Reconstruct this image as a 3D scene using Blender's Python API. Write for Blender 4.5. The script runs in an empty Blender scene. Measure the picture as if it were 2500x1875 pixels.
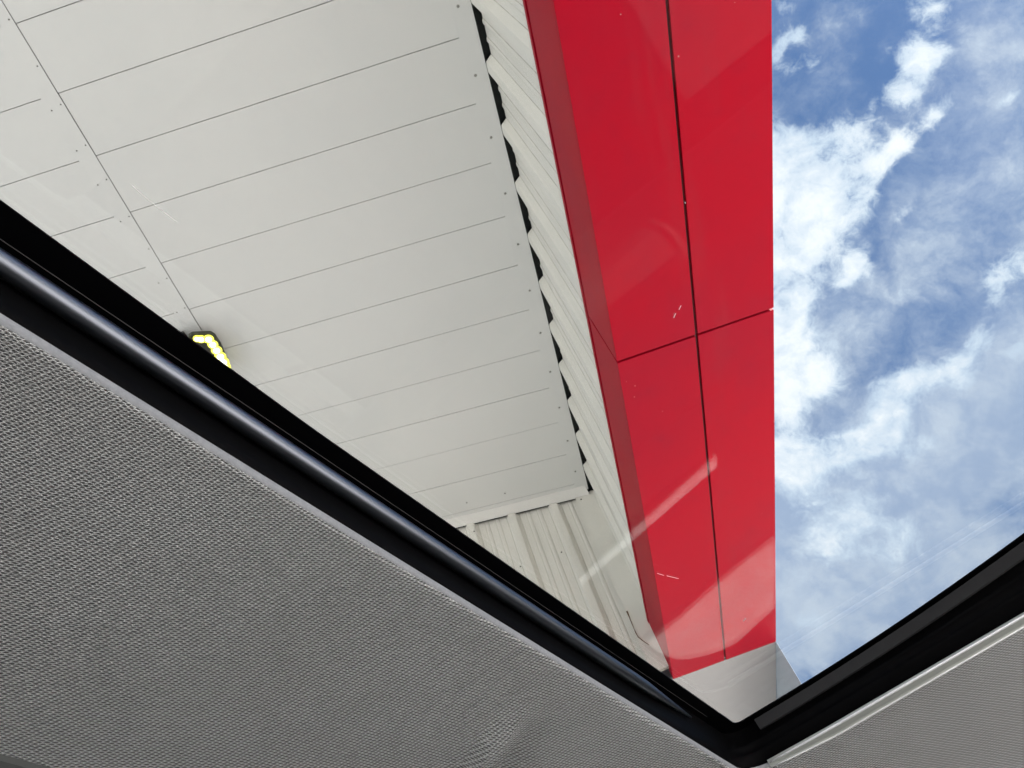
import bpy, bmesh, math, random
from mathutils import Vector, Matrix, noise
random.seed(7)
S = bpy.context.scene
C = S.collection

# ------------------------------------------------------------------ camera
# world axes: X runs along the red gantry, Y across it (to the left), Z up. Camera at the origin, 1.15 m above the paving.
RM = [[0.221237453328617, -0.9446882210770019, -0.24211186299526385],
      [0.7425346472197955, 0.32412134044995483, -0.5861635047860778],
      [0.6322153801694812, -0.05009512574386722, 0.7731715149007135]]
FP = 1872.4          # focal length in pixels of the 2500 px wide photograph
cd = bpy.data.cameras.new('camera'); cam = bpy.data.objects.new('camera', cd); C.objects.link(cam)
cd.sensor_width = 36; cd.lens = 36 * FP / 2500; cd.clip_start = 0.01; cd.clip_end = 2000
m = Matrix.Identity(4)
for k in range(3):
    m[k][0] = RM[0][k]; m[k][1] = -RM[1][k]; m[k][2] = -RM[2][k]
cam.matrix_world = m
S.camera = cam

def ray(x, y):
    d = (x - 1250, y - 937.5, FP)
    return Vector([sum(RM[r][c] * d[r] for r in range(3)) for c in range(3)])
def on_z(x, y, z):
    d = ray(x, y); return d * (z / d.z)

# ------------------------------------------------------------------ world, sun, exposure
SUN = Vector((-0.45, -0.55, 1.0)).normalized()
S.view_settings.view_transform = 'Standard'; S.view_settings.look = 'None'; S.view_settings.gamma = 1
S.view_settings.exposure = 2.72
w = bpy.data.worlds.new('World'); S.world = w; w.use_nodes = True
nt = w.node_tree; N = nt.nodes; L = nt.links; N.clear()
def nd(tree, t, **kw):
    n = tree.nodes.new(t)
    for k, v in kw.items(): setattr(n, k, v)
    return n
def mth(tree, op, a, b=None, c=None, clamp=False):
    n = tree.nodes.new('ShaderNodeMath'); n.operation = op; n.use_clamp = clamp
    for i, v in enumerate((a, b, c)):
        if v is None: continue
        if isinstance(v, (int, float)): n.inputs[i].default_value = v
        else: tree.links.new(v, n.inputs[i])
    return n.outputs[0]
def vmt(tree, op, a, b=None, scale=None):
    n = tree.nodes.new('ShaderNodeVectorMath'); n.operation = op
    for i, v in enumerate((a, b)):
        if v is None: continue
        if isinstance(v, (tuple, list, Vector)): n.inputs[i].default_value = tuple(v)
        else: tree.links.new(v, n.inputs[i])
    if scale is not None: n.inputs['Scale'].default_value = scale
    return n.outputs['Value'] if op in ('DOT_PRODUCT', 'LENGTH') else n.outputs[0]
def noise_tex(tree, vec, scale, detail=2, rough=0.5, dist=0.0, lac=2.0):
    n = tree.nodes.new('ShaderNodeTexNoise'); n.inputs['Scale'].default_value = scale
    n.inputs['Detail'].default_value = detail; n.inputs['Roughness'].default_value = rough
    n.inputs['Distortion'].default_value = dist; n.inputs['Lacunarity'].default_value = lac
    if vec is not None: tree.links.new(vec, n.inputs['Vector'])
    return n
def smooth(tree, v, a, b):
    n = tree.nodes.new('ShaderNodeMapRange'); n.interpolation_type = 'SMOOTHSTEP'
    tree.links.new(v, n.inputs['Value']); n.inputs['From Min'].default_value = a; n.inputs['From Max'].default_value = b
    return n.outputs[0]
def mixc(tree, f, a, b, mode='MIX'):
    n = tree.nodes.new('ShaderNodeMix'); n.data_type = 'RGBA'; n.blend_type = mode; n.clamp_factor = True
    for i, v in ((0, f), (6, a), (7, b)):
        if isinstance(v, (int, float)): n.inputs[i].default_value = v
        elif isinstance(v, (tuple, list)): n.inputs[i].default_value = tuple(v) + ((1,) if len(v) == 3 else ())
        else: tree.links.new(v, n.inputs[i])
    return n.outputs[2]

sky = nd(nt, 'ShaderNodeTexSky', sky_type='NISHITA'); sky.sun_disc = False
sky.sun_elevation = math.asin(SUN.z); sky.sun_rotation = math.atan2(SUN.x, SUN.y)
sky.air_density = 1.0; sky.dust_density = 0.6; sky.ozone_density = 2.0
geo = nd(nt, 'ShaderNodeTexCoord'); DIR = geo.outputs['Generated']
# cloud field: coordinates on a plane touching the sky dome in the direction (0.9,-0.75,1): cells of cloud are placed on that dome
D0 = Vector((0.95, -0.80, 1.0)).normalized()
E1 = Vector((-0.24, -0.90, -0.49)); E1 = (E1 - D0 * E1.dot(D0)).normalized(); E2 = D0.cross(E1)
if E2.dot(Vector((0.74, 0.32, -0.58))) < 0: E2 = -E2
dd = vmt(nt, 'DOT_PRODUCT', DIR, D0); ddm = mth(nt, 'MAXIMUM', dd, 0.05)
cx = mth(nt, 'DIVIDE', vmt(nt, 'DOT_PRODUCT', DIR, E1), ddm); cy = mth(nt, 'DIVIDE', vmt(nt, 'DOT_PRODUCT', DIR, E2), ddm)
comb = nd(nt, 'ShaderNodeCombineXYZ'); L.new(cx, comb.inputs[0]); L.new(cy, comb.inputs[1]); P = comb.outputs[0]
def tang(x, y):
    d = ray(x, y); return (d.dot(E1) / d.dot(D0), d.dot(E2) / d.dot(D0))
wn = noise_tex(nt, P, 7.0, 4, 0.55)
Pw = vmt(nt, 'ADD', P, vmt(nt, 'SCALE', vmt(nt, 'SUBTRACT', wn.outputs['Color'], (0.5, 0.5, 0.5)), scale=0.055))
def blob(x, y, rx, ry, ang, amp):
    """elliptical patch of cloud (centre, radii as seen 2500 px wide, tilt of its long axis)"""
    u, v = tang(x, y); a = math.radians(ang)
    ax = tang(x + 20 * math.cos(a), y + 20 * math.sin(a)); e = Vector((ax[0] - u, ax[1] - v)); s = e.length / 20; e.normalize()
    d = vmt(nt, 'SUBTRACT', Pw, (u, v, 0))
    p = mth(nt, 'DIVIDE', vmt(nt, 'DOT_PRODUCT', d, (e.x, e.y, 0)), rx * s)
    q = mth(nt, 'DIVIDE', vmt(nt, 'DOT_PRODUCT', d, (-e.y, e.x, 0)), ry * s)
    r2 = mth(nt, 'ADD', mth(nt, 'MULTIPLY', p, p), mth(nt, 'MULTIPLY', q, q))
    g = mth(nt, 'EXPONENT', mth(nt, 'MULTIPLY', r2, -1.0))
    return mth(nt, 'MULTIPLY', g, amp)
def total(lst):
    t = None
    for b in lst:
        g = blob(*b); t = g if t is None else mth(nt, 'ADD', t, g)
    return t
CUM = [(1940, 400, 150, 105, 5, 1.1), (1950, 520, 140, 90, 0, 1.0), (2050, 340, 90, 60, -10, .85), (1910, 640, 110, 140, 0, 1.1), (1905, 480, 90, 120, 0, .8), (2010, 600, 60, 60, 0, .5),
       (2130, 425, 85, 48, -50, 1.0), (2200, 360, 80, 34, -48, 1.0), (2280, 275, 60, 34, -55, 1.0), (2090, 500, 70, 55, -60, .9),
       (2105, 640, 55, 42, -45, 1.0), (2065, 690, 50, 26, -40, .8), (2218, 520, 30, 18, -60, .75), (2290, 345, 22, 40, 0, .5),
       (2270, 60, 52, 100, 18, 1.0), (2240, 165, 46, 60, 25, .95), (2190, 240, 45, 42, -50, .95), (2225, 10, 60, 40, 0, .6), (2135, 270, 12, 30, 10, .5),
       (1925, 85, 44, 26, -25, 1.0), (1930, 170, 34, 46, 10, .9), (1980, 160, 34, 20, -60, .6), (1905, 25, 44, 22, 0, .6), (1885, 130, 20, 60, 0, .6),
       (1895, 820, 70, 150, 0, 1.3), (1960, 890, 80, 60, -30, .85), (2020, 930, 55, 42, -50, .9), (1930, 1000, 55, 50, 0, .9), (1950, 730, 60, 60, 0, .4),
       (1985, 1110, 130, 60, -8, 1.5), (2110, 1065, 80, 38, -20, 1.0), (2185, 960, 62, 62, -40, 1.15), (2250, 925, 75, 45, -10, .9),
       (2370, 850, 45, 70, 10, 1.0), (2330, 910, 50, 50, 0, .8), (1900, 1110, 60, 50, 0, 1.1), (2060, 1085, 60, 40, 0, 1.0), (2160, 1010, 50, 60, 0, .8), (2420, 720, 55, 75, 10, .9), (2480, 640, 70, 44, 0, .8), (2470, 850, 60, 90, 0, .6), (2200, 1080, 120, 60, 0, .55),
       (2050, 1320, 130, 80, -30, .75), (1940, 1220, 80, 100, 0, .75), (2210, 1320, 90, 60, -30, .7), (2475, 230, 44, 24, -30, .7), (2380, 1200, 16, 26, 0, .5),
       (1950, 1545, 60, 22, -30, .45), (2150, 1220, 110, 60, -20, .45), (2240, 740, 40, 50, 0, .3)]
VEIL = [(2450, 150, 170, 260, 0, .4), (2430, 450, 160, 160, 0, .3), (2300, 1060, 270, 150, -25, 1.7), (2050, 1250, 280, 190, -20, 1.7), (2480, 1000, 140, 180, 0, 1.4),
        (1950, 620, 160, 340, 0, .6), (2150, 780, 220, 100, 0, .45), (2280, 1350, 160, 100, 0, .8), (2480, 800, 120, 160, 0, .7), (1950, 1480, 160, 190, 0, 1.5), (2080, 1470, 180, 140, 0, 1.3), (2250, 1400, 120, 80, -30, .8), (2200, 1180, 200, 120, 0, .7),
        (2300, 600, 100, 140, 0, .25), (2400, 1330, 80, 60, 0, -.3), (2330, 1240, 110, 50, -20, -.35), (2130, 150, 90, 160, 0, -.5)]
wn2 = noise_tex(nt, P, 24.0, 5, 0.6)
Pw2 = vmt(nt, 'ADD', Pw, vmt(nt, 'SCALE', vmt(nt, 'SUBTRACT', wn2.outputs['Color'], (0.5, 0.5, 0.5)), scale=0.03))
fb = noise_tex(nt, Pw2, 10.0, 10, 0.62, 0.15).outputs['Fac']
fb2 = noise_tex(nt, Pw2, 31.0, 9, 0.68).outputs['Fac']
fb3 = noise_tex(nt, Pw2, 4.0, 6, 0.6, 0.3).outputs['Fac']
elsewhere = mth(nt, 'MULTIPLY', smooth(nt, vmt(nt, 'LENGTH', P), 0.55, 0.9), smooth(nt, noise_tex(nt, DIR, 2.6, 6, 0.6, 0.4).outputs['Fac'], 0.45, 0.62))
cl = mth(nt, 'MINIMUM', total(CUM), 1.4)
n1 = mth(nt, 'SUBTRACT', fb, 0.5); n2 = mth(nt, 'SUBTRACT', fb2, 0.5); n3 = mth(nt, 'SUBTRACT', fb3, 0.5)
cum = mth(nt, 'ADD', mth(nt, 'ADD', cl, mth(nt, 'MULTIPLY', elsewhere, 0.8)), mth(nt, 'ADD', mth(nt, 'MULTIPLY', n1, 3.0), mth(nt, 'MULTIPLY', n2, 1.9)))
vl = mth(nt, 'MINIMUM', total(VEIL), 1.45)
veil = mth(nt, 'ADD', vl, mth(nt, 'ADD', mth(nt, 'MULTIPLY', n3, 1.4), mth(nt, 'ADD', mth(nt, 'MULTIPLY', n1, 2.2), mth(nt, 'MULTIPLY', n2, 1.3))))
cmask = smooth(nt, cum, 0.38, 1.15); vmask = smooth(nt, veil, -0.5, 1.15)
core = smooth(nt, mth(nt, 'ADD', mth(nt, 'MULTIPLY', cl, 0.9), mth(nt, 'ADD', mth(nt, 'MULTIPLY', n3, 2.2), mth(nt, 'ADD', mth(nt, 'MULTIPLY', n1, 3.0), mth(nt, 'MULTIPLY', n2, 1.8)))), 0.55, 1.7)
col = mixc(nt, 1.0, sky.outputs[0], (0.54, 0.65, 0.74), 'MULTIPLY')
col = mixc(nt, mth(nt, 'MULTIPLY', vmask, 0.9), col, mixc(nt, smooth(nt, n1, -0.12, 0.16), (2.3, 2.9, 3.9), (3.6, 4.1, 4.7)))
col = mixc(nt, cmask, col, mixc(nt, core, (3.4, 4.1, 4.9), (5.6, 5.8, 5.9)))
bg = nd(nt, 'ShaderNodeBackground'); bg.inputs['Strength'].default_value = 0.05
out = nd(nt, 'ShaderNodeOutputWorld'); L.new(col, bg.inputs[0]); L.new(bg.outputs[0], out.inputs[0])

sd = bpy.data.lights.new('sun', 'SUN'); so = bpy.data.objects.new('sun', sd); C.objects.link(so)
sd.energy = 4.0; sd.angle = math.radians(0.5); sd.color = (1.0, 0.95, 0.88)
so.rotation_euler = SUN.to_track_quat('Z', 'Y').to_euler(); so.location = (0, 0, 30)

# ------------------------------------------------------------------ helpers
def tag(o, label=None, cat=None, group=None, kind=None):
    if label: o['label'] = label
    if cat: o['category'] = cat
    if group: o['group'] = group
    if kind: o['kind'] = kind
    return o
def empty(name, loc, label, cat, group=None):
    o = bpy.data.objects.new(name, None); C.objects.link(o); o.location = loc; o.empty_display_size = 0.1
    tag(o, label, cat, group); o['_loc'] = 1; del o['_loc']; return o
def obj(name, verts, faces, mat, parent=None, mats=None, smooth_sh=False, bevel=0.0, fix=True):
    me = bpy.data.meshes.new(name); bm = bmesh.new()
    vs = [bm.verts.new(v) for v in verts]
    for f in faces:
        idx = f[0] if isinstance(f[0], (list, tuple)) else f
        try: nf = bm.faces.new([vs[i] for i in idx])
        except ValueError: continue
        if isinstance(f[0], (list, tuple)): nf.material_index = f[1]
        nf.smooth = smooth_sh
    if fix: bmesh.ops.recalc_face_normals(bm, faces=bm.faces)
    bm.to_mesh(me); bm.free()
    for mm in (mats or [mat]): me.materials.append(mm)
    o = bpy.data.objects.new(name, me); C.objects.link(o)
    if parent is not None:
        o.parent = parent
        base = parent
        while base is not None and base.parent is not None: base = base.parent
        if parent.type == 'EMPTY': o.location = -parent.location
    if bevel:
        b = o.modifiers.new('bevel', 'BEVEL'); b.width = bevel; b.segments = 2; b.limit_method = 'ANGLE'
    return o
def prism(poly, off):
    """closed solid between a polygon and the same polygon moved by off"""
    n = len(poly); off = Vector(off)
    v = [Vector(p) for p in poly] + [Vector(p) + off for p in poly]
    f = [list(range(n)), list(range(2 * n - 1, n - 1, -1))] + [[i, (i + 1) % n, n + (i + 1) % n, n + i] for i in range(n)]
    return v, f
def box(x0, x1, y0, y1, z0, z1):
    return prism([(x0, y0, z0), (x1, y0, z0), (x1, y1, z0), (x0, y1, z0)], (0, 0, z1 - z0))
def join(*parts):
    V, F = [], []
    for v, f in parts:
        k = len(V); V += list(v); F += [[i + k for i in g] for g in f]
    return V, F
def uv_sphere(c, r, seg=12, rings=8, sc=(1, 1, 1)):
    V = []; F = []
    for i in range(rings + 1):
        t = math.pi * i / rings
        for j in range(seg):
            a = 2 * math.pi * j / seg
            V.append(Vector((c[0] + r * sc[0] * math.sin(t) * math.cos(a), c[1] + r * sc[1] * math.sin(t) * math.sin(a), c[2] + r * sc[2] * math.cos(t))))
    for i in range(rings):
        for j in range(seg):
            F.append([i * seg + j, i * seg + (j + 1) % seg, (i + 1) * seg + (j + 1) % seg, (i + 1) * seg + j])
    return V, F
def tube(pts, rad, seg=10):
    pts = [Vector(p) for p in pts]; V = []; F = []
    rads = rad if isinstance(rad, (list, tuple)) else [rad] * len(pts)
    for i, p in enumerate(pts):
        t = (pts[min(i + 1, len(pts) - 1)] - pts[max(i - 1, 0)]).normalized()
        a = t.cross(Vector((0, 0, 1)));
        if a.length < 1e-3: a = t.cross(Vector((0, 1, 0)))
        a.normalize(); b = t.cross(a)
        for j in range(seg):
            g = 2 * math.pi * j / seg
            V.append(p + (a * math.cos(g) + b * math.sin(g)) * rads[i])
    for i in range(len(pts) - 1):
        for j in range(seg):
            F.append([i * seg + j, i * seg + (j + 1) % seg, (i + 1) * seg + (j + 1) % seg, (i + 1) * seg + j])
    F.append(list(range(seg))); F.append(list(range(len(V) - 1, len(V) - seg - 1, -1)))
    return V, F

# ------------------------------------------------------------------ materials
def mat(name, base, rough=0.5, spec=0.5, metal=0.0, bump=None, var=None, coat=0.0, emit=None):
    """bump=(scale, strength, distance); var=(scale, amount, second colour)"""
    m = bpy.data.materials.new(name); m.use_nodes = True; t = m.node_tree
    b = t.nodes['Principled BSDF']
    b.inputs['Base Color'].default_value = (*base, 1); b.inputs['Roughness'].default_value = rough
    b.inputs['Specular IOR Level'].default_value = spec; b.inputs['Metallic'].default_value = metal
    b.inputs['Coat Weight'].default_value = coat
    tc = t.nodes.new('ShaderNodeTexCoord'); O = tc.outputs['Object']
    if var:
        n = noise_tex(t, O, var[0], 6, 0.6, 0.2)
        n2 = noise_tex(t, O, var[0] * 14, 4, 0.6)
        f = mth(t, 'ADD', mth(t, 'MULTIPLY', smooth(t, n.outputs['Fac'], 0.35, 0.7), var[1]), mth(t, 'MULTIPLY', smooth(t, n2.outputs['Fac'], 0.5, 0.8), var[1] * 0.4))
        t.links.new(mixc(t, f, base, var[2]), b.inputs['Base Color'])
    if bump:
        n = noise_tex(t, O, bump[0], 4, 0.6)
        bp = t.nodes.new('ShaderNodeBump'); bp.inputs['Strength'].default_value = bump[1]; bp.inputs['Distance'].default_value = bump[2]
        t.links.new(n.outputs['Fac'], bp.inputs['Height']); t.links.new(bp.outputs[0], b.inputs['Normal'])
    if emit:
        b.inputs['Emission Color'].default_value = (*emit[0], 1); b.inputs['Emission Strength'].default_value = emit[1]
    return m
M_soffit = mat('soffit_white_sheet', (0.69, 0.69, 0.665), 0.42, 0.4, bump=(900, 0.10, 0.001), var=(1.1, 0.28, (0.62, 0.635, 0.62)))
M_flash = mat('lightened_flashing', (0.80, 0.785, 0.75), 0.4, 0.4, bump=(700, 0.08, 0.001))  # whiter base stands in for the light a tilted strip would catch
M_seam = mat('seam_shadow_gap', (0.20, 0.19, 0.185), 0.8)
M_corr = mat('corrugated_cream_sheet', (0.72, 0.70, 0.64), 0.45, 0.4, bump=(500, 0.08, 0.001), var=(2.0, 0.35, (0.60, 0.59, 0.53)))
M_crease = mat('fold_shade', (0.40, 0.385, 0.34), 0.8, 0.2, var=(14, 0.9, (0.62, 0.60, 0.54)))  # darker strips painted at the folds to strengthen weak rib shading
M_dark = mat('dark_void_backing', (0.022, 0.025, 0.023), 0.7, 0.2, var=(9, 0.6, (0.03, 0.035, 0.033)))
M_red = mat('red_composite_panel', (0.39, 0.002, 0.015), 0.5, 0.06, var=(0.9, 0.75, (0.31, 0.006, 0.022)), bump=(1400, 0.05, 0.0005))
M_reddark = mat('red_gap_shadow', (0.10, 0.004, 0.010), 0.6)
M_grey = mat('grey_composite_panel', (0.29, 0.27, 0.265), 0.30, 0.5, var=(2.5, 0.3, (0.25, 0.24, 0.24)))
M_pale = mat('pale_blue_grey_panel', (0.36, 0.43, 0.50), 0.25, 0.6)  # blue in the base colour stands for reflected sky
M_screw = mat('screw_head', (0.30, 0.29, 0.27), 0.5, 0.4, 0.3)
M_screwd = mat('dark_screw_head', (0.09, 0.08, 0.07), 0.6, 0.3)
M_rust = mat('rusty_wire', (0.16, 0.09, 0.05), 0.8)
M_black = mat('black_ceramic_border', (0.0015, 0.0015, 0.002), 0.5, 0.03)
M_mblack = mat('black_frame', (0.0022, 0.0022, 0.0026), 0.6, 0.04)
M_rail = mat('satin_dark_metal_rail', (0.15, 0.163, 0.19), 0.36, 0.5, 1.0)
M_rubber = mat('grey_rubber_seal', (0.022, 0.022, 0.024), 0.7, 0.3, bump=(3000, 0.2, 0.0003))
M_trim = mat('pale_satin_trim', (0.36, 0.38, 0.36), 0.35, 0.5, 0.1)
M_bead = mat('trim_edge_glint', (0.92, 0.93, 0.95), 0.22, 0.7, 0.3)  # white base stands in for sky glints along the trim edges
M_plas = mat('dark_grey_plastic', (0.085, 0.09, 0.09), 0.6, 0.3, bump=(1500, 0.2, 0.0003))
M_inter = mat('dark_interior', (0.05, 0.05, 0.05), 0.8, 0.2, var=(6, .4, (0.05, 0.05, 0.05)))
M_carpet = mat('grey_carpet', (0.03, 0.03, 0.032), 0.9, 0.1, var=(20, .4, (0.022, 0.022, 0.022)))
M_door = mat('light_grey_door_lining', (0.13, 0.13, 0.13), 0.7, 0.2)
M_hem = mat('headliner_hem', (0.26, 0.27, 0.29), 0.85, 0.2, bump=(1800, 0.5, 0.0004), var=(400, 0.5, (0.35, 0.36, 0.38)))
M_paint = mat('car_roof_paint', (0.02, 0.02, 0.025), 0.25, 0.5)
M_streak = mat('streak_card_white', (0.82, 0.83, 0.84), 0.7, 0.2)
M_lamp = mat('lamp_housing', (0.035, 0.033, 0.028), 0.45, 0.4)
M_bezel = mat('lamp_bezel', (0.035, 0.04, 0.02), 0.4, 0.4)
M_cup = mat('lit_reflector_cup', (0.6, 0.6, 0.2), 0.5, emit=((1.0, 0.95, 0.01), 0.36))
M_led = mat('lit_led', (1, 1, 0.8), 0.5, emit=((1.0, 1.0, 0.80), 1.2))

# corrugated sheet gets long vertical dirt runs
def streaks(m, amount):
    t = m.node_tree; b = t.nodes['Principled BSDF']
    src = b.inputs['Base Color'].links[0].from_socket
    tc = t.nodes.new('ShaderNodeTexCoord'); mp = t.nodes.new('ShaderNodeMapping')
    t.links.new(tc.outputs['Object'], mp.inputs[0]); mp.inputs['Scale'].default_value = (13, 13, 0.7)
    n = noise_tex(t, mp.outputs[0], 1.0, 5, 0.65)
    t.links.new(mixc(t, mth(t, 'MULTIPLY', smooth(t, n.outputs['Fac'], 0.5, 0.72), amount), src, (0.42, 0.41, 0.36)), b.inputs['Base Color'])
streaks(M_corr, 0.16)

def specks(m):
    t = m.node_tree; b = t.nodes['Principled BSDF']; src = b.inputs['Base Color'].links[0].from_socket
    tc = t.nodes.new('ShaderNodeTexCoord'); v = t.nodes.new('ShaderNodeTexVoronoi'); v.inputs['Scale'].default_value = 16.0
    t.links.new(tc.outputs['Object'], v.inputs['Vector'])
    near = mth(t, 'LESS_THAN', v.outputs['Distance'], 0.045)
    rare = mth(t, 'GREATER_THAN', noise_tex(t, tc.outputs['Object'], 3.0, 3, 0.6).outputs['Fac'], 0.56)
    c1 = mixc(t, mth(t, 'MULTIPLY', mth(t, 'MULTIPLY', near, rare), 0.5), src, (0.6, 0.35, 0.33))
    mp = t.nodes.new('ShaderNodeMapping'); t.links.new(tc.outputs['Object'], mp.inputs[0]); mp.inputs['Scale'].default_value = (0.9, 9, 9)
    st = noise_tex(t, mp.outputs[0], 1.0, 6, 0.65).outputs['Fac']
    t.links.new(mixc(t, mth(t, 'MULTIPLY', smooth(t, st, 0.5, 0.8), 0.35), c1, (0.30, 0.03, 0.04)), b.inputs['Base Color'])
specks(M_red)
def glass_mat(nm, tint):
    m = bpy.data.materials.new(nm); m.use_nodes = True; t = m.node_tree; t.nodes.clear()
    o = t.nodes.new('ShaderNodeOutputMaterial'); tr = t.nodes.new('ShaderNodeBsdfTransparent'); gl = t.nodes.new('ShaderNodeBsdfGlossy')
    tr.inputs[0].default_value = tint; gl.inputs['Roughness'].default_value = 0.0
    ge = t.nodes.new('ShaderNodeNewGeometry')
    c = mth(t, 'ABSOLUTE', vmt(t, 'DOT_PRODUCT', ge.outputs['Incoming'], ge.outputs['Normal']))
    fz = mth(t, 'ADD', mth(t, 'MULTIPLY', mth(t, 'POWER', mth(t, 'SUBTRACT', 1.0, c, clamp=True), 5.0), 0.96), 0.04)
    mx = t.nodes.new('ShaderNodeMixShader'); t.links.new(fz, mx.inputs[0]); t.links.new(tr.outputs[0], mx.inputs[1]); t.links.new(gl.outputs[0], mx.inputs[2])
    t.links.new(mx.outputs[0], o.inputs[0]); return m
M_glass = glass_mat('tinted_sunroof_glass', (0.762, 0.772, 0.776, 1)); M_wind = glass_mat('windscreen_glass', (0.66, 0.68, 0.68, 1))

# headliner: knitted fabric; the knit is a lattice of dark openings between light threads
TH = math.radians(-23.65); CU = Vector((math.cos(TH), math.sin(TH), 0)); CN = Vector((-math.sin(TH), math.cos(TH), 0))
def fabric_mat():
    m = bpy.data.materials.new('knitted_headliner'); m.use_nodes = True; t = m.node_tree; b = t.nodes['Principled BSDF']
    tc = t.nodes.new('ShaderNodeTexCoord'); O = tc.outputs['UV']
    wob = noise_tex(t, O, 260.0, 2, 0.5)
    Q = vmt(t, 'ADD', O, vmt(t, 'SCALE', vmt(t, 'SUBTRACT', wob.outputs['Color'], (0.5, 0.5, 0.5)), scale=0.0013))
    a1 = (3.25e-3, 0.36e-3); a2 = (0.46e-3, -2.53e-3)         # the two steps of the lattice in metres
    det = a1[0] * a2[1] - a1[1] * a2[0]; tp = 2 * math.pi
    s = vmt(t, 'DOT_PRODUCT', Q, (a2[1] / det * tp, -a2[0] / det * tp, 0)); q = vmt(t, 'DOT_PRODUCT', Q, (-a1[1] / det * tp, a1[0] / det * tp, 0))
    c1 = mth(t, 'COSINE', s); c2 = mth(t, 'COSINE', q); c3 = mth(t, 'COSINE', mth(t, 'SUBTRACT', s, q))
    h = mth(t, 'ADD', mth(t, 'ADD', c1, c2), c3)           # 3 in the middle of an opening, -1.5 on the threads
    fine = noise_tex(t, O, 1500.0, 3, 0.6).outputs['Fac']
    h = mth(t, 'ADD', h, mth(t, 'MULTIPLY', mth(t, 'SUBTRACT', fine, 0.5), 2.0))
    hole = smooth(t, h, -1.0, 0.9)
    big = noise_tex(t, O, 9.0, 3, 0.5).outputs['Fac']
    thread = mixc(t, smooth(t, big, 0.3, 0.7), (0.90, 0.93, 0.96), (0.84, 0.86, 0.88))
    t.links.new(mixc(t, hole, thread, (0.03, 0.032, 0.042)), b.inputs['Base Color'])
    b.inputs['Roughness'].default_value = 0.85; b.inputs['Specular IOR Level'].default_value = 0.25
    b.inputs['Sheen Weight'].default_value = 0.9; b.inputs['Sheen Roughness'].default_value = 0.5
    bp = t.nodes.new('ShaderNodeBump'); bp.inputs['Strength'].default_value = 1.0; bp.inputs['Distance'].default_value = 0.0010
    t.links.new(mth(t, 'MULTIPLY', h, -1.0), bp.inputs['Height']); t.links.new(bp.outputs[0], b.inputs['Normal'])
    return m
M_fab = fabric_mat()

def ground_mat():
    m = bpy.data.materials.new('concrete_paving'); m.use_nodes = True; t = m.node_tree; b = t.nodes['Principled BSDF']
    tc = t.nodes.new('ShaderNodeTexCoord'); O = tc.outputs['Object']
    n1 = noise_tex(t, O, 6.0, 7, 0.62, 0.4).outputs['Fac']; n2 = noise_tex(t, O, 40, 4, 0.6).outputs['Fac']
    c = mixc(t, smooth(t, n1, 0.32, 0.68), (0.62, 0.605, 0.575), (0.42, 0.415, 0.40))
    c = mixc(t, mth(t, 'MULTIPLY', smooth(t, n2, 0.5, 0.75), 0.3), c, (0.28, 0.27, 0.25))
    br = t.nodes.new('ShaderNodeTexBrick'); t.links.new(O, br.inputs['Vector']); br.inputs['Scale'].default_value = 1.0
    br.inputs['Brick Width'].default_value = 2.4; br.inputs['Row Height'].default_value = 1.7; br.inputs['Mortar Size'].default_value = 0.012
    c = mixc(t, br.outputs['Fac'], c, (0.06, 0.055, 0.05))
    t.links.new(c, b.inputs['Base Color']); b.inputs['Roughness'].default_value = 0.9; return m

# ------------------------------------------------------------------ ground
GZ = -1.15
tag(obj('ground', [(-300, -300, GZ), (300, -300, GZ), (300, 300, GZ), (-300, 300, GZ)], [[0, 1, 2, 3]], ground_mat()), kind='structure')

# ------------------------------------------------------------------ canopy building
H = 3.63; YE = -0.541; SL = 0.178; SK = 0.0537; PITCH = 0.305
ZR = 2.164                                            # height of the red underside above the camera
XE = 4.149                                            # end of the ceiling at its right edge
bld = empty('canopy_building', (0, 0, GZ), 'canopy building with white panel ceiling, ribbed cream walls and long red fascia beam', 'building')
def sof(px, py, drop=0.0):
    """point of the sloping ceiling seen at that place"""
    d = ray(px, py); t = (H - SL * YE) / (d.z - SL * d.y); p = d * t; p.z -= drop; return p
def sz(y): return H + SL * (y - YE)
def spt(x0, y, dz=0.0):                               # x0 measured along the right edge, skewed with the planks
    return Vector((x0 + SK * (y - YE), y, sz(y) + dz))
def sk_x(p): return p.x - SK * (p.y - YE)
seamL = [sof(3.6, 0), sof(484.7, 794)]; YS = 0.5 * (seamL[0].y + seamL[1].y)
ends = [sk_x(sof(*p)) for p in ((47, 69.4), (146.5, 234.4), (235, 382.6), (318, 515), (392.4, 637), (463, 746.6))]
X0 = sum(e - i * PITCH for i, e in enumerate(ends)) / len(ends)
print('YS', YS, 'seam X', [round(e, 3) for e in ends], 'X0', X0, 'n', (XE - X0) / PITCH)
YL = YS + 4.6                                         # far left limit of the ceiling
G = 0.0016                                            # half width of a plank joint
def plank_field(name, y0, y1, dz, over=0.0):
    """planks side by side with narrow open joints, each a folded sheet 12 mm deep"""
    parts = []
    i0 = -12; i1 = int((XE - 0.06 - X0) / PITCH) + 1
    for i in range(i0, i1):
        a = X0 + i * PITCH + G; b = min(X0 + (i + 1) * PITCH - G, XE - 0.02)
        if b - a < 0.02: continue
        j = random.uniform(-0.0012, 0.0012)
        q = [spt(a, y0, dz + j), spt(b, y0, dz + j), spt(b, y1, dz + j), spt(a, y1, dz + j)]
        parts.append(prism(q, (0, 0, 0.012)))
    v, f = join(*parts)
    return v, f
v, f = plank_field('planks', YE + 0.05, YS - 0.002, 0.0)
right_field = obj('ceiling_panel', v, f, M_soffit, bld, bevel=0.0012)
v, f = plank_field('planks', YS + 0.06, YL, 0.004)
left_field = obj('ceiling_panel', v, f, M_soffit, bld, bevel=0.0012)
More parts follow.
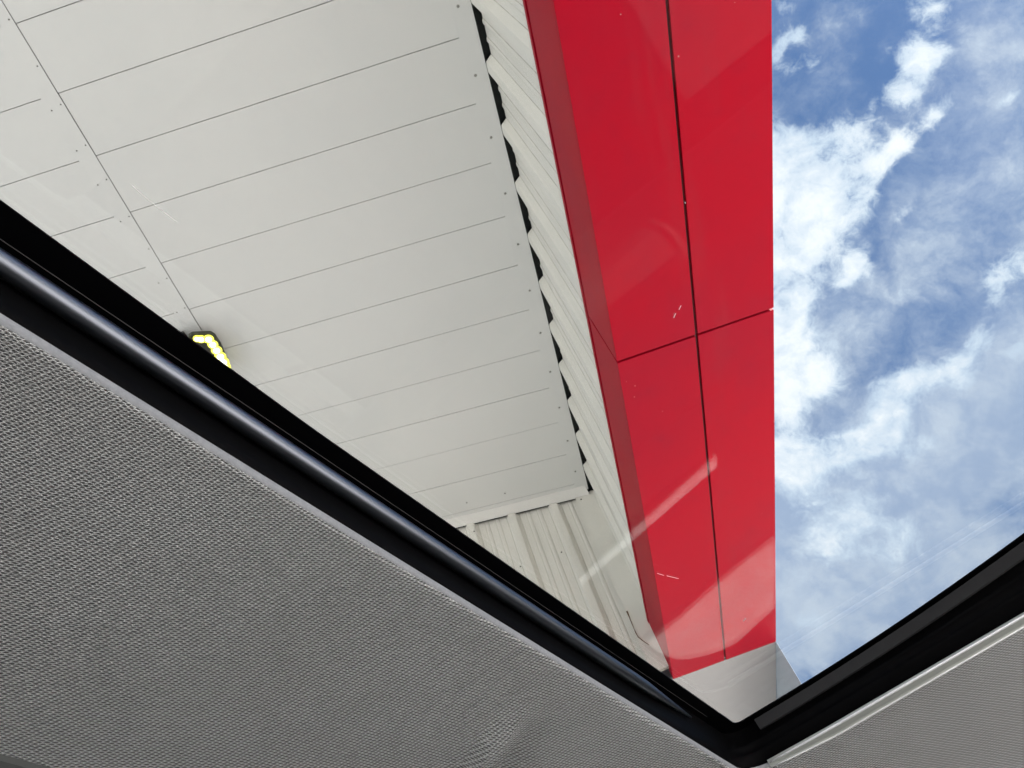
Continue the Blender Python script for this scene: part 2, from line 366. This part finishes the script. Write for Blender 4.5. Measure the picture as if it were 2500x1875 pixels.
# backing above the planks: what one sees in the joints
v, f = prism([spt(-6, YE + 0.02, 0.016), spt(XE - 0.01, YE + 0.02, 0.016), spt(XE - 0.01, YL, 0.016), spt(-6, YL, 0.016)], (0, 0, 0.02))
obj('ceiling_backing', v, f, M_seam, bld)
# flat cover strip along the long joint
v, f = prism([spt(-4, YS + 0.002, -0.0005), spt(XE - 0.05, YS + 0.002, -0.0005), spt(XE - 0.05, YS + 0.088, 0.0012), spt(-4, YS + 0.088, 0.0012)], (0, 0, 0.0025))
cover = obj('cover_strip', v, f, M_soffit, right_field)
# edge flashing on the right
v, f = prism([spt(-4, YE, -0.0032), spt(XE - 0.05, YE, -0.0032), spt(XE - 0.05, YE + 0.088, -0.0024), spt(-4, YE + 0.088, -0.0024)], (0, 0, 0.003))
edge = obj('edge_flashing', v, f, M_soffit, right_field)
# end flashing at the back wall: a brighter folded strip a little lower than the ceiling
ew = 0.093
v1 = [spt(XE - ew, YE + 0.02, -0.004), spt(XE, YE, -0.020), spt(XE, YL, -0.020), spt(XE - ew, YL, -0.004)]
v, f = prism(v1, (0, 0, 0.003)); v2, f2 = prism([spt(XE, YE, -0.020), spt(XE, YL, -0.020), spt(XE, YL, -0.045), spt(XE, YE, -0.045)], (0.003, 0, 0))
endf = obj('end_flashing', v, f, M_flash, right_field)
v, f = prism([spt(XE - 0.003, YE, -0.0205), spt(XE + 0.002, YE, -0.0205), spt(XE + 0.002, YL, -0.0205), spt(XE - 0.003, YL, -0.0205)], (0, 0, -0.004)); obj('flashing_shadow_strip', v, f, M_dark, endf)  # solid dark strip put in as the shadow below the flashing

def screw(p, r=0.006, mt=None, parent=None, n=(0, 0, -1)):
    nrm = Vector(n); ax = (0.6, 1, 1) if abs(nrm.x) > .5 else ((1, 0.6, 1) if abs(nrm.y) > .5 else (1, 1, 0.55))
    v, f = uv_sphere(p, r, 8, 6, ax); return obj('screw', v, f, mt or M_screw, parent, smooth_sh=True)
for i in range(-2, 14):                                # along the right edge, one per rib
    xk = 0.306 + PITCH * 0 + (i - 0) * PITCH
# ribs meet the ceiling edge at these places
XP = 1.118                                             # first rib crown seen
for i in range(-1, 11):
    screw(spt(XP + PITCH * i + 0.03, YE + 0.058, -0.003), 0.0075, M_screw, right_field)
for i in range(0, 22):                                 # pairs along the cover strip, a little uneven
    x = X0 - 0.40 + i * 0.19 + random.uniform(-.012, .012)
    screw(spt(x, YS + 0.017, -0.001), 0.0036, M_screwd, right_field)
    if i % 5 != 3: screw(spt(x + 0.012, YS + 0.071, -0.0005), 0.0036, M_screwd, right_field)
for p in ((1245.5, 1245), (1342.3, 1221.7), (1139, 1226), (1232, 1203)):
    q = sof(*p); screw((q.x, q.y, q.z - 0.006), 0.0055, M_screwd, right_field)

# ribbed sheet profile over one pitch: (offset along the wall, depth behind the crown)
PROF = [(0.0, 0.0), (0.034, 0.0), (0.052, 0.032), (0.0555, 0.033), (0.105, 0.033), (0.108, 0.0315), (0.116, 0.028), (0.130, 0.028), (0.136, 0.032), (0.139, 0.033),
        (0.185, 0.033), (0.188, 0.0315), (0.196, 0.028), (0.208, 0.028), (0.215, 0.032), (0.218, 0.033), (0.262, 0.033), (0.266, 0.032), (0.291, 0.002), (0.305, 0.0)]
SHADE_FOLDS = {(0.052, 0.0555), (0.105, 0.108), (0.136, 0.139), (0.185, 0.188), (0.215, 0.218), (0.262, 0.266)}
def ribbed(org, along, back, n, ztop, zbot, mirror=False):
    V = []; F = []; k = 0; rowsz = 8
    cols = []
    for i in range(n):
        for (a, d) in PROF[:-1]:
            aa = (PITCH - a) if mirror else a
            cols.append((i * PITCH + (aa if not mirror else a), d if not mirror else None))
    cols = []; fold_dark = []
    for i in range(n):
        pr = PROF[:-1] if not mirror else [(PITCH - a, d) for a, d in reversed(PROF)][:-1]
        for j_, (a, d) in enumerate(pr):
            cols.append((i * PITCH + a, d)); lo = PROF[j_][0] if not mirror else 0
            fold_dark.append(any(abs(lo - q_[0]) < 1e-6 for q_ in SHADE_FOLDS))
    cols.append((n * PITCH, 0.0))
    for (a, d) in cols:
        p = Vector(org) + Vector(along) * a + Vector(back) * d
        for r in range(rowsz + 1):
            z = (ztop(p) if callable(ztop) else ztop); z = z + (zbot - z) * r / rowsz
            wv = 0.0012 * noise.noise(Vector((p.x * 5, p.y * 5, z * 3)))
            V.append(Vector((p.x, p.y, z)) + Vector(back) * wv)
    for c in range(len(cols) - 1):
        for r in range(rowsz):
            F.append([[c * (rowsz + 1) + r, c * (rowsz + 1) + r + 1, (c + 1) * (rowsz + 1) + r + 1, (c + 1) * (rowsz + 1) + r], 1 if fold_dark[c] else 0])
    k = len(V); V += [v_ + Vector(back) * 0.0015 for v_ in V]; F += [[[i + k for i in reversed(g[0])], g[1]] for g in F]
    return V, F
nr = 22
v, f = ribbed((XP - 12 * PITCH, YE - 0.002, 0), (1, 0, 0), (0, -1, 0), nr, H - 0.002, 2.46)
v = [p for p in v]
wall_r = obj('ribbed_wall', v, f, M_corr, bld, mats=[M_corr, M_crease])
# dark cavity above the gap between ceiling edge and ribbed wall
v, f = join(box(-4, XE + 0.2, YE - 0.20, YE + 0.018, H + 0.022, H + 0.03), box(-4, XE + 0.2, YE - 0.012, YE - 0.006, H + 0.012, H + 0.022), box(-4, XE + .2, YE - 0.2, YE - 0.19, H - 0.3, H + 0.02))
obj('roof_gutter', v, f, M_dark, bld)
# back wall: follows the skew of the ceiling end
along = Vector((SK, 1, 0)).normalized(); backv = Vector((along.y, -along.x, 0))
bw = [sof(*p).y for p in ((1158, 1275), (1254, 1250), (1352, 1228))]; print('back ribs y', bw)
YB = bw[2]
org = Vector((XE + SK * (YB - 2 * PITCH - YE) - 0.012, YB - 2 * PITCH, 0))
n_b = 18
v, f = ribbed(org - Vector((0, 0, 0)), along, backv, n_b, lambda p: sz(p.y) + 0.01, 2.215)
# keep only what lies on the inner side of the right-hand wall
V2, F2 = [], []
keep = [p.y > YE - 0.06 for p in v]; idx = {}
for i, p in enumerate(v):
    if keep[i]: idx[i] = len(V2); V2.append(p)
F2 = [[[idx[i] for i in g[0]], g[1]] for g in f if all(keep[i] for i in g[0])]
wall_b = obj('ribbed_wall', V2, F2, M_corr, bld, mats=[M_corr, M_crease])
# flat corner flashing between the two ribbed walls
v, f = prism([(XE - 0.014, YE - 0.046, H), (XE - 0.012 + SK * .1, YE + 0.105, H + SL * .1), (XE - 0.012 + SK * .1, YE + 0.105, 2.213), (XE - 0.014, YE - 0.046, 2.213)], (0.002, 0, 0))
obj('corner_flashing', v, f, M_corr, wall_b)
# hole with a rusty wire hanging down the corner
def on_back(px, py, off=0.006):
    d = ray(px, py); nx = backv; p0 = Vector((XE - 0.012, YE, 0)); t = nx.dot(p0) / nx.dot(d); p = d * t; return p - nx * off
pts = [on_back(*p) for p in ((1531, 1494), (1537, 1508), (1545, 1528), (1552, 1545), (1558, 1556), (1568, 1564), (1585, 1576))]
v, f = tube(pts, [0.006, 0.003, 0.0025, 0.003, 0.003, 0.0025, 0.002], 6); obj('rusty_wire', v, f, M_rust, wall_b)
for p in ((1371, 1349), (1271, 1384), (1158, 1298), (1419, 1220)):
    q = on_back(*p, off=0.004); screw(q, 0.006, M_screwd, wall_b, (1, 0, 0))

# red fascia beam: core with separate cladding panels and open dark joints
YR0 = -0.5401; YR1 = -0.858; YR2 = -1.170; XR = 1.8365; XRE = 4.205; TOP = 4.6
v, f = join(box(-5, XRE - 0.006, YR2 + 0.014, YR0 - 0.012, ZR + 0.016, 2.50), box(-5, XRE - 0.006, YR2 + 0.014, YE - 0.16, 2.50, TOP - 0.02))
fas = obj('fascia_beam', v, f, M_reddark, bld)
xs = [-2.90, -0.533, XR, XRE]; g = 0.0050
for i in range(3):
    a, b = xs[i] + g, xs[i + 1] - g
    if i == 2: b = XRE
    for (y0, y1) in ((YR1 + g, YR0 - 0.0), (YR2, YR1 - g)):
        v, f = box(a, b, y0, y1, ZR, ZR + 0.014); obj('panel', v, f, M_red, fas, bevel=0.0015)
    v, f = box(a, b, YR0 - 0.008, YR0, ZR + 0.0145, 2.498); obj('panel', v, f, M_red, fas, bevel=0.001)        # inner lip
    v, f = box(a, b, YR2, YR2 + 0.012, ZR + 0.0145, TOP); obj('panel', v, f, M_red, fas, bevel=0.0015)       # outer face
v, f = box(-4, XRE - 0.03, YR0 - 0.006, YR0 + 0.004, 2.506, 2.532); obj('flange', v, f, M_red, fas)
# lower grey ceiling beyond the beam, with a pale drop panel on its outer edge
v, f = box(XRE + 0.002, 8.5, YR2 + 0.001, 3.2, 2.166, 2.18)
obj('lower_ceiling', v, f, M_grey, bld, bevel=0.001)
v, f = box(XRE + 0.006, 8.5, YR2 - 0.0025, YR2 - 0.001, 1.55, 2.1805)
obj('drop_panel', v, f, M_pale, bld)
# roof deck over it all
v, f = join(box(-5, 8.5, YR2 + .02, YL, TOP + 0.55, TOP + 0.6), box(-5, 8.5, YR2 + 0.012, YR2 + 0.02, TOP - .02, TOP + .55)); obj('roof_deck', v, f, M_grey, bld)
v, f = box(XE + 0.35, XE + 0.5, YR2 + .02, YL, 2.19, TOP + .55); obj('inner_wall', v, f, M_grey, bld)

# ------------------------------------------------------------------ floodlight under the ceiling
def lampz(px, py, dz): return sof(px, py, dz)
LC = sof(500, 835, 0.0)
fl = empty('floodlight', LC, 'lit yellow-white LED floodlight with dark housing on the ceiling joint beside the sunroof frame', 'floodlight')
outl = [(462, 803), (470, 797), (500, 795), (515, 795), (526, 801), (540, 822), (552, 850), (560, 870), (561, 880), (556, 888), (545, 893), (528, 890), (505, 885), (488, 868), (474, 845), (466, 825)]
dz = 0.085
v, f = prism([lampz(x, y, dz) for x, y in outl], (0, 0, 0.035)); obj('housing', v, f, M_bezel, fl, bevel=0.006)
cxm = sum(x for x, y in outl) / len(outl); cym = sum(y for x, y in outl) / len(outl)
inn = [(cxm + (x - cxm) * 0.86, cym + (y - cym) * 0.86) for x, y in outl]
v, f = prism([lampz(x, y, dz + 0.0015) for x, y in inn], (0, 0, 0.010)); obj('front_plate', v, f, M_lamp, fl)
v, f = prism([lampz(x, y, 0.0) for x, y in ((492, 822), (520, 822), (528, 850), (505, 852))], (0, 0, -0.052)); obj('bracket', v, f, M_lamp, fl)
cups = [(484, 806, 7), (494, 807, 8), (512, 807, 9), (522, 820, 9), (531, 834, 9.5), (540, 849, 10), (547, 862, 10), (551, 874, 10), (541, 883, 8.5)]
def disc(c, rpx, drop, n=16, th=0.003):
    p0 = lampz(c[0], c[1], drop); p1 = lampz(c[0] + rpx, c[1], drop); r = (p1 - p0).length
    q = [p0 + Vector((math.cos(2 * math.pi * i / n) * r, math.sin(2 * math.pi * i / n) * r, 0)) for i in range(n)]
    return prism(q, (0, 0, th))
for (x, y, r) in cups:
    v, f = disc((x, y), r * 1.4, dz + 0.003 + 0.0004 * r); cup = obj('reflector', v, f, M_cup, fl)
    v, f = disc((x, y), r * 0.78, dz + 0.0085 + 0.0004 * r); obj('led', v, f, M_led, cup)
fl2c = sof(440, 822, 0)
v, f = prism([lampz(x, y, 0.05) for x, y in ((436, 812), (447, 808), (456, 818), (466, 838), (462, 846), (445, 838))], (0, 0, 0.05))
o = obj('bracket', v, f, M_lamp, fl)

# ------------------------------------------------------------------ car
car = empty('car', (0, 0, GZ), 'car seen from inside, grey knitted headliner around a black framed glass sunroof', 'car')
def cu(u, n, z): p = CU * u + CN * n; return Vector((p.x, p.y, z))
ULO, NLO = -0.42, -0.62
def rr_loop(u1, n1, r, z, c, per=46, u0=ULO, n0=NLO):
    """rounded rectangle in car axes; its front side bows by c"""
    pts = []
    def arc(cx_, cy_, a0):
        for i in range(13):
            a = math.radians(a0 + 90 * i / 12); pts.append((cx_ + r * math.cos(a), cy_ + r * math.sin(a)))
    def line(p, q):
        for i in range(1, per): pts.append((p[0] + (q[0] - p[0]) * i / per, p[1] + (q[1] - p[1]) * i / per))
    arc(u1 - r, n1 - r, 0); line((u1 - r, n1), (u0 + r, n1)); arc(u0 + r, n1 - r, 90); line((u0, n1 - r), (u0, n0 + r))
    arc(u0 + r, n0 + r, 180); line((u0 + r, n0), (u1 - r, n0)); arc(u1 - r, n0 + r, 270); line((u1, n0 + r), (u1, n1 - r))
    out = []
    for u, n in pts:
        s = min(0.42, max(0.0, 0.15 - n)); k = max(0.0, min(1.0, (u - 0.3) / (u1 - 0.3)))
        out.append(cu(u - c * s * s * k, n, z))
    return out
def loft(rings, closed=True):
    V = []; F = []; n = len(rings[0])
    for rg in rings: V += rg
    for k in range(len(rings) - 1):
        for i in range(n if closed else n - 1):
            j = (i + 1) % n; F.append([k * n + i, k * n + j, (k + 1) * n + j, (k + 1) * n + i])
    return V, F
ZG = 0.345
# glass pane
lp = rr_loop(0.8050, 0.2090, 0.017, ZG + 0.0005, 0.38, u0=ULO - .01, n0=NLO - .01)
v, f = prism(lp, (0, 0, 0.004)); gl = obj('sunroof_glass', v, f, M_glass, car)
# ceramic border printed under the glass, then the frame wall
b1 = rr_loop(0.788, 0.1905, 0.007, ZG - 0.0005, 0.38); b2 = rr_loop(0.8060, 0.2098, 0.018, ZG - 0.0005, 0.38, u0=ULO - .012, n0=NLO - .012)
b1 = [p - CN * (0.022 * max(0.0, 0.2 - p.dot(CU)) if p.dot(CN) > 0.15 else 0.0) for p in b1]
b3 = [p + Vector((0, 0, -0.0012)) for p in b2]; b0 = [p + Vector((0, 0, -0.0012)) for p in b1]
v, f = loft([b1, b2, b3, b0, b1]); obj('glass_border', v, f, M_black, gl)
# matte strip seal just behind the border at the front
s1 = [];
rg = [rr_loop(0.7925, 0.30, 0.010, ZG - 0.004, 0.38), rr_loop(0.7965, 0.30, 0.010, ZG - 0.013, 0.36)]
sel = [i for i, p in enumerate(rg[0]) if p.dot(CU) > 0.60 and -0.56 < p.dot(CN) < 0.177]
sel.sort(key=lambda i: rg[0][i].dot(CN))
r1 = [rg[0][i] for i in sel]; r2 = [rg[1][i] for i in sel]; r3 = [p + CU * 0.004 for p in r2]; r4 = [p + CU * 0.006 for p in r1]
v, f = loft([r1, r2, r3, r4, r1], closed=False); obj('rubber_seal', v, f, M_rubber, gl)
# frame wall round the opening
rings = [rr_loop(0.8035, 0.2075, 0.020, 0.3435, 0.36, u0=ULO - .02, n0=NLO - .02), rr_loop(0.8030, 0.2078, 0.022, 0.328, 0.26, u0=ULO - .02, n0=NLO - .02),
         rr_loop(0.8010, 0.2080, 0.024, 0.3265, 0.24, u0=ULO - .02, n0=NLO - .02), rr_loop(0.8030, 0.2080, 0.024, 0.3245, 0.22, u0=ULO - .02, n0=NLO - .02),
         rr_loop(0.8030, 0.2080, 0.026, 0.3185, 0.13, u0=ULO - .02, n0=NLO - .02), rr_loop(0.8012, 0.2080, 0.026, 0.3170, 0.12, u0=ULO - .02, n0=NLO - .02),
         rr_loop(0.8030, 0.2080, 0.028, 0.3155, 0.10, u0=ULO - .02, n0=NLO - .02), rr_loop(0.8032, 0.2085, 0.030, 0.3035, 0.0, u0=ULO - .02, n0=NLO - .02),
         rr_loop(0.8080, 0.2140, 0.032, 0.3045, 0.0, u0=ULO - .03, n0=NLO - .03), rr_loop(0.812, 0.218, 0.034, 0.3500, 0.3, u0=ULO - .03, n0=NLO - .03)]
v, f = loft(rings); frame = obj('sunroof_frame', v, f, M_mblack, car, smooth_sh=True)
# glossy rounded rail along the left side, tapering out before the corner
rl = []
for i in range(60):
    u = ULO + (0.700 - ULO) * i / 59; k = 1.0 if u < 0.60 else max(0.12, 1 - (u - 0.60) / 0.10 * 0.85)
    rl.append((cu(u, 0.2022 + 0.003 * (1 - k), 0.3285 + 0.004 * (1 - k)), 0.0054 * k))
v, f = tube([p for p, r in rl], [r for p, r in rl], 24); rail = obj('guide_rail', v, f, M_rail, frame, smooth_sh=True)
v, f = prism([cu(ULO, 0.2012, 0.3432), cu(0.74, 0.2012, 0.3432), cu(0.74, 0.2015, 0.3429), cu(ULO, 0.2015, 0.3429)], (0, 0, 0.0002)); obj('bead', v, f, M_rubber, frame)

# headliner: lofted outwards from the opening, rolled edge, soft fold
def hz(u, n):
    z = 0.0
    # a push mark and soft fold near the corner
    ax = Vector((0.40, 0.92)).normalized(); d = Vector((u - 0.495, n - 0.285)); a = d.dot(ax); c_ = d.x * ax.y - d.y * ax.x
    z -= 0.0125 * math.exp(-(c_ / 0.011) ** 2) * (1 / (1 + math.exp(-a / 0.012)))
    z += 0.0060 * math.exp(-((c_ - 0.022) / 0.014) ** 2) * (1 / (1 + math.exp(-a / 0.014)))
    z += 0.0012 * noise.noise(Vector((u * 6, n * 6, 3.1)))
    z -= 0.10 * max(0, u - 0.90) ** 2 * 2.2           # curves down to the windscreen
    z -= 0.6 * max(0, n - 0.50) ** 2
    return z
rings = []
base = [(0.0000, 0.3040), (0.0008, 0.3022), (0.0022, 0.3006), (0.0045, 0.3000)]
UE, NE, UL, NL = 1.30, 0.72, -0.75, -0.95
for (o_, z) in base:
    rings.append(rr_loop(0.8035 + o_, 0.2062 + o_, 0.030 + o_, z, 0.0, per=110, u0=ULO - .02 - o_, n0=NLO - .02 - o_))
K = 150
u1s, n1s, u0s, n0s = 0.8080, 0.2107, ULO - .0245, NLO - .0245
for k in range(1, K + 1):
    t = (k / K) ** 1.25
    rg = rr_loop(u1s + (UE - u1s) * t, n1s + (NE - n1s) * t, 0.0345 + 0.05 * t, 0.30, 0.0, per=110, u0=u0s + (UL - u0s) * t, n0=n0s + (NL - n0s) * t)
    rings.append([Vector((p.x, p.y, 0.30 + hz(p.dot(CU), p.dot(CN)))) for p in rg])
v, f = loft(rings)
nring = len(rings[0])
f = [[q_, 1 if k_ < 2 * nring else 0] for k_, q_ in enumerate(f)]
head = obj('headliner', v, f, M_fab, car, mats=[M_fab, M_hem], smooth_sh=True)
uvl = head.data.uv_layers.new(name='UVMap')
for lp_ in head.data.loops:
    i_ = lp_.vertex_index; p = head.data.vertices[i_].co; q = (p.dot(CU), p.dot(CN))
    if i_ < 4 * nring:                                  # the rolled edge: measure along the cloth, not along the floor plan
        k_ = i_ // nring; arc = sum(math.dist(base[m_], base[m_ + 1]) for m_ in range(k_, 3)) ; b4 = head.data.vertices[3 * nring + i_ % nring].co
        b0 = head.data.vertices[6 * nring + i_ % nring].co; d_ = (b4 - b0); d_.z = 0; d_.normalize(); b4 = b4 + d_ * arc; q = (b4.dot(CU), b4.dot(CN))
    # the knit is stretched over the curved roof: its pitch grows away from the front seat
    w_ = complex(*q); r_ = max(abs(w_), 0.02); pw = 0.45
    w_ = (0.475 ** (1 - pw) / pw) * (w_ ** pw) * complex(math.cos(0.53), math.sin(0.53))
    uvl.data[lp_.index].uv = (w_.real, w_.imag)
# pale trim along the front edge of the opening
secs = [(-0.0006, 0.3028), (0.0004, 0.3010), (0.0012, 0.3016), (0.0035, 0.3003), (0.0115, 0.2988), (0.0130, 0.2996), (0.0142, 0.2994), (0.0152, 0.2978), (0.0190, 0.2972), (0.0205, 0.2978), (0.0205, 0.3030), (0.0, 0.3045)]
rings = []; ns = 60
for i in range(ns + 1):
    n = 0.182 - (0.182 + 0.60) * i / ns; k = min(1.0, 0.10 + max(0.0, (0.182 - n)) / 0.075)
    k = k ** 0.8
    rings.append([cu(0.8015 + a * k * 0.55, n, z + (1 - k) * 0.0015) for a, z in secs])
v, f = loft(rings); ftr = obj('front_trim', v, f, M_trim, car)
for (a0, zz, rr) in ((-0.0010, 0.3016, 0.0014), (0.0175, 0.2974, 0.0012)):
    pp = []; rads = []
    for i in range(ns + 1):
        n = 0.180 - (0.180 + 0.60) * i / ns; k = (min(1.0, 0.10 + max(0.0, (0.182 - n)) / 0.075)) ** 0.8
        pp.append(cu(0.8015 + a0 * k * 0.55, n, zz + (1 - k) * 0.0015)); rads.append(rr * (0.35 + 0.65 * k))
    v, f = tube(pp, rads, 10); obj('bead', v, f, M_bead, ftr, smooth_sh=True)
# dark door-side trim beyond the headliner
v, f = prism([cu(-0.75, 0.466, 0.300), cu(1.3, 0.466, 0.300), cu(1.3, 0.72, 0.17), cu(-0.75, 0.72, 0.17)], (0, 0, -0.004)); v = list(v)
obj('door_trim', v, f, M_plas, car)
# unseen windowless left door, added to shade the headliner's far side
v, f = prism([cu(-1.0, 0.715, 0.168), cu(1.25, 0.715, 0.168), cu(1.25, 0.745, -0.80), cu(-1.0, 0.745, -0.80)], CN * 0.02); obj('door', v, f, M_door, car)
# roof skin
rings = [rr_loop(0.816, 0.222, 0.03, 0.352, 0.3, u0=ULO - .035, n0=NLO - .035), rr_loop(1.34, 0.76, 0.1, 0.325, 0, u0=-0.8, n0=-1.0), rr_loop(1.36, 0.78, 0.1, 0.25, 0, u0=-0.82, n0=-1.02)]
v, f = loft(rings); obj('roof_skin', v, f, M_paint, car, smooth_sh=True)

# lower body: floor, dashboard and an added mask plate, seen only mirrored in the glass
def boxc(u0, u1, n0, n1, z0, z1): return prism([cu(u0, n0, z0), cu(u1, n0, z0), cu(u1, n1, z0), cu(u0, n1, z0)], (0, 0, z1 - z0))
v, f = boxc(-1.0, 1.9, -0.95, 0.70, -0.85, -0.80); obj('floor_pan', v, f, M_carpet, car)
for (a, b) in ((0.05, 0.60), (-0.85, -0.30)):
    v, f = join(boxc(-0.35, 0.15, a - 0.02, b - 0.05, -0.55, -0.40), prism([cu(-0.50, a, -0.42), cu(-0.36, a, -0.42), cu(-0.52, a, 0.10), cu(-0.62, a, 0.10)], CN * 0.5))
    obj('seat', v, f, M_inter, car, bevel=0.03)
UW = 1.25
def mir(px, py, U=UW):
    """where a ray from the camera mirrored by the sunroof glass meets the plane u = U"""
    d = ray(px, py); t = ZG / d.z; hit = d * t; r = Vector((d.x, d.y, -d.z)); s = (U - hit.dot(CU)) / r.dot(CU); return hit + r * s
hole = [(1563, 1560), (1640, 1500), (1750, 1400), (1893, 1287), (1896, 1350), (1896, 1420), (1893, 1485), (1800, 1570), (1760, 1590), (1720, 1603), (1680, 1611), (1650, 1611), (1620, 1600), (1590, 1580)]
hp = [mir(*p) for p in hole]
print('hole', [(round(p.dot(CN), 3), round(p.z, 3)) for p in hp])
hole2 = [(1404, 1446), (1500, 1362), (1620, 1256), (1752, 1141), (1748, 1070), (1600, 1180), (1480, 1290), (1398, 1400)]
hp2 = [mir(*p) for p in hole2]
print('hole2', [(round(p.dot(CN), 3), round(p.z, 3)) for p in hp2])
from mathutils.geometry import tessellate_polygon
outer = [cu(UW, 0.74, 0.235), cu(UW, -0.97, 0.235), cu(UW, -0.97, -0.78), cu(UW, 0.74, -0.78)]
loops = [outer, hp, hp2]; tris = tessellate_polygon(loops); V = [p for l_ in loops for p in l_]
n = len(V); F = [list(t_) for t_ in tris]; V += [p + CU * 0.03 for p in V]; F += [[i + n for i in reversed(g_)] for g_ in list(F)]
o_ = 0
for l_ in loops:
    F += [[o_ + i, o_ + (i + 1) % len(l_), o_ + (i + 1) % len(l_) + n, o_ + i + n] for i in range(len(l_))]; o_ += len(l_)
obj('reflection_mask', V, F, M_inter, car)  # added dark plate; its openings shape the reflections in the sunroof glass
v, f = prism([cu(UW + 0.05, 0.70, 0.235), cu(UW + 0.05, -0.93, 0.235), cu(UW + 0.05, -0.93, -0.6), cu(UW + 0.05, 0.70, -0.6)], CU * 0.004)
obj('windscreen', v, f, M_wind, car)  # unseen tinted pane, added to dim the mirrored patch of ground
# added sunlit white card outside the windscreen, curved to mirror as a streak
e0 = mir(1380, 1463, 1.75); e1 = mir(1770, 1124, 1.75)
rings = []
for i in range(17):
    a = i / 16 * math.radians(90)
    off = CU * (-0.015 * math.sin(a)) + Vector((0, 0, -0.015 * (1 - math.cos(a))))
    rings.append([e0 + off * 0.7, e1 + off * 1.35])
skirt = [list(rings[-1]), [p - Vector((0, 0, 0.30)) for p in rings[-1]]]
v, f = loft(rings, closed=False); k = len(v); v = v + [p + CU * 0.002 for p in v]; f = f + [[i + k for i in reversed(g_)] for g_ in f]
card = obj('streak_card', v, f, M_streak, car, smooth_sh=True)
v, f = prism([skirt[0][0], skirt[0][1], skirt[1][1], skirt[1][0]], CU * 0.003); obj('streak_skirt', v, f, M_black, card)  # added black skirt that ends the streak below the card
v, f = boxc(0.80, 1.24, -0.95, 0.70, -0.60, -0.44); obj('dashboard', v, f, M_inter, car, bevel=0.03)
# scratches and specks on the glass
M_scr = mat('scratch_on_glass', (0.85, 0.85, 0.85), 0.6)
def sliver(p0, p1, wpx, z=ZG - 0.0003):
    a = on_z(*p0, z); b = on_z(*p1, z); d = (b - a).normalized(); s = Vector((-d.y, d.x, 0)) * (wpx * z / FP * 0.5)
    return prism([a - s, b - s * 0.6, b + s * 0.6, a + s], (0, 0, 0.0002))
for a_, b_, w_ in (((1605, 1400), (1621, 1405), 1.3), ((1628, 1406), (1657, 1413), 1.5), ((1645, 776), (1650, 765), 3), ((1658, 756), (1663, 746), 2.4), ((1815, 1516), (1821, 1510), 5), ((1672, 494), (1674, 497), 3), ((322, 452), (365, 490), 1.2), ((375, 498), (430, 540), 1.5)):
    v, f = sliver(a_, b_, w_); obj('scratch', v, f, M_scr, gl)
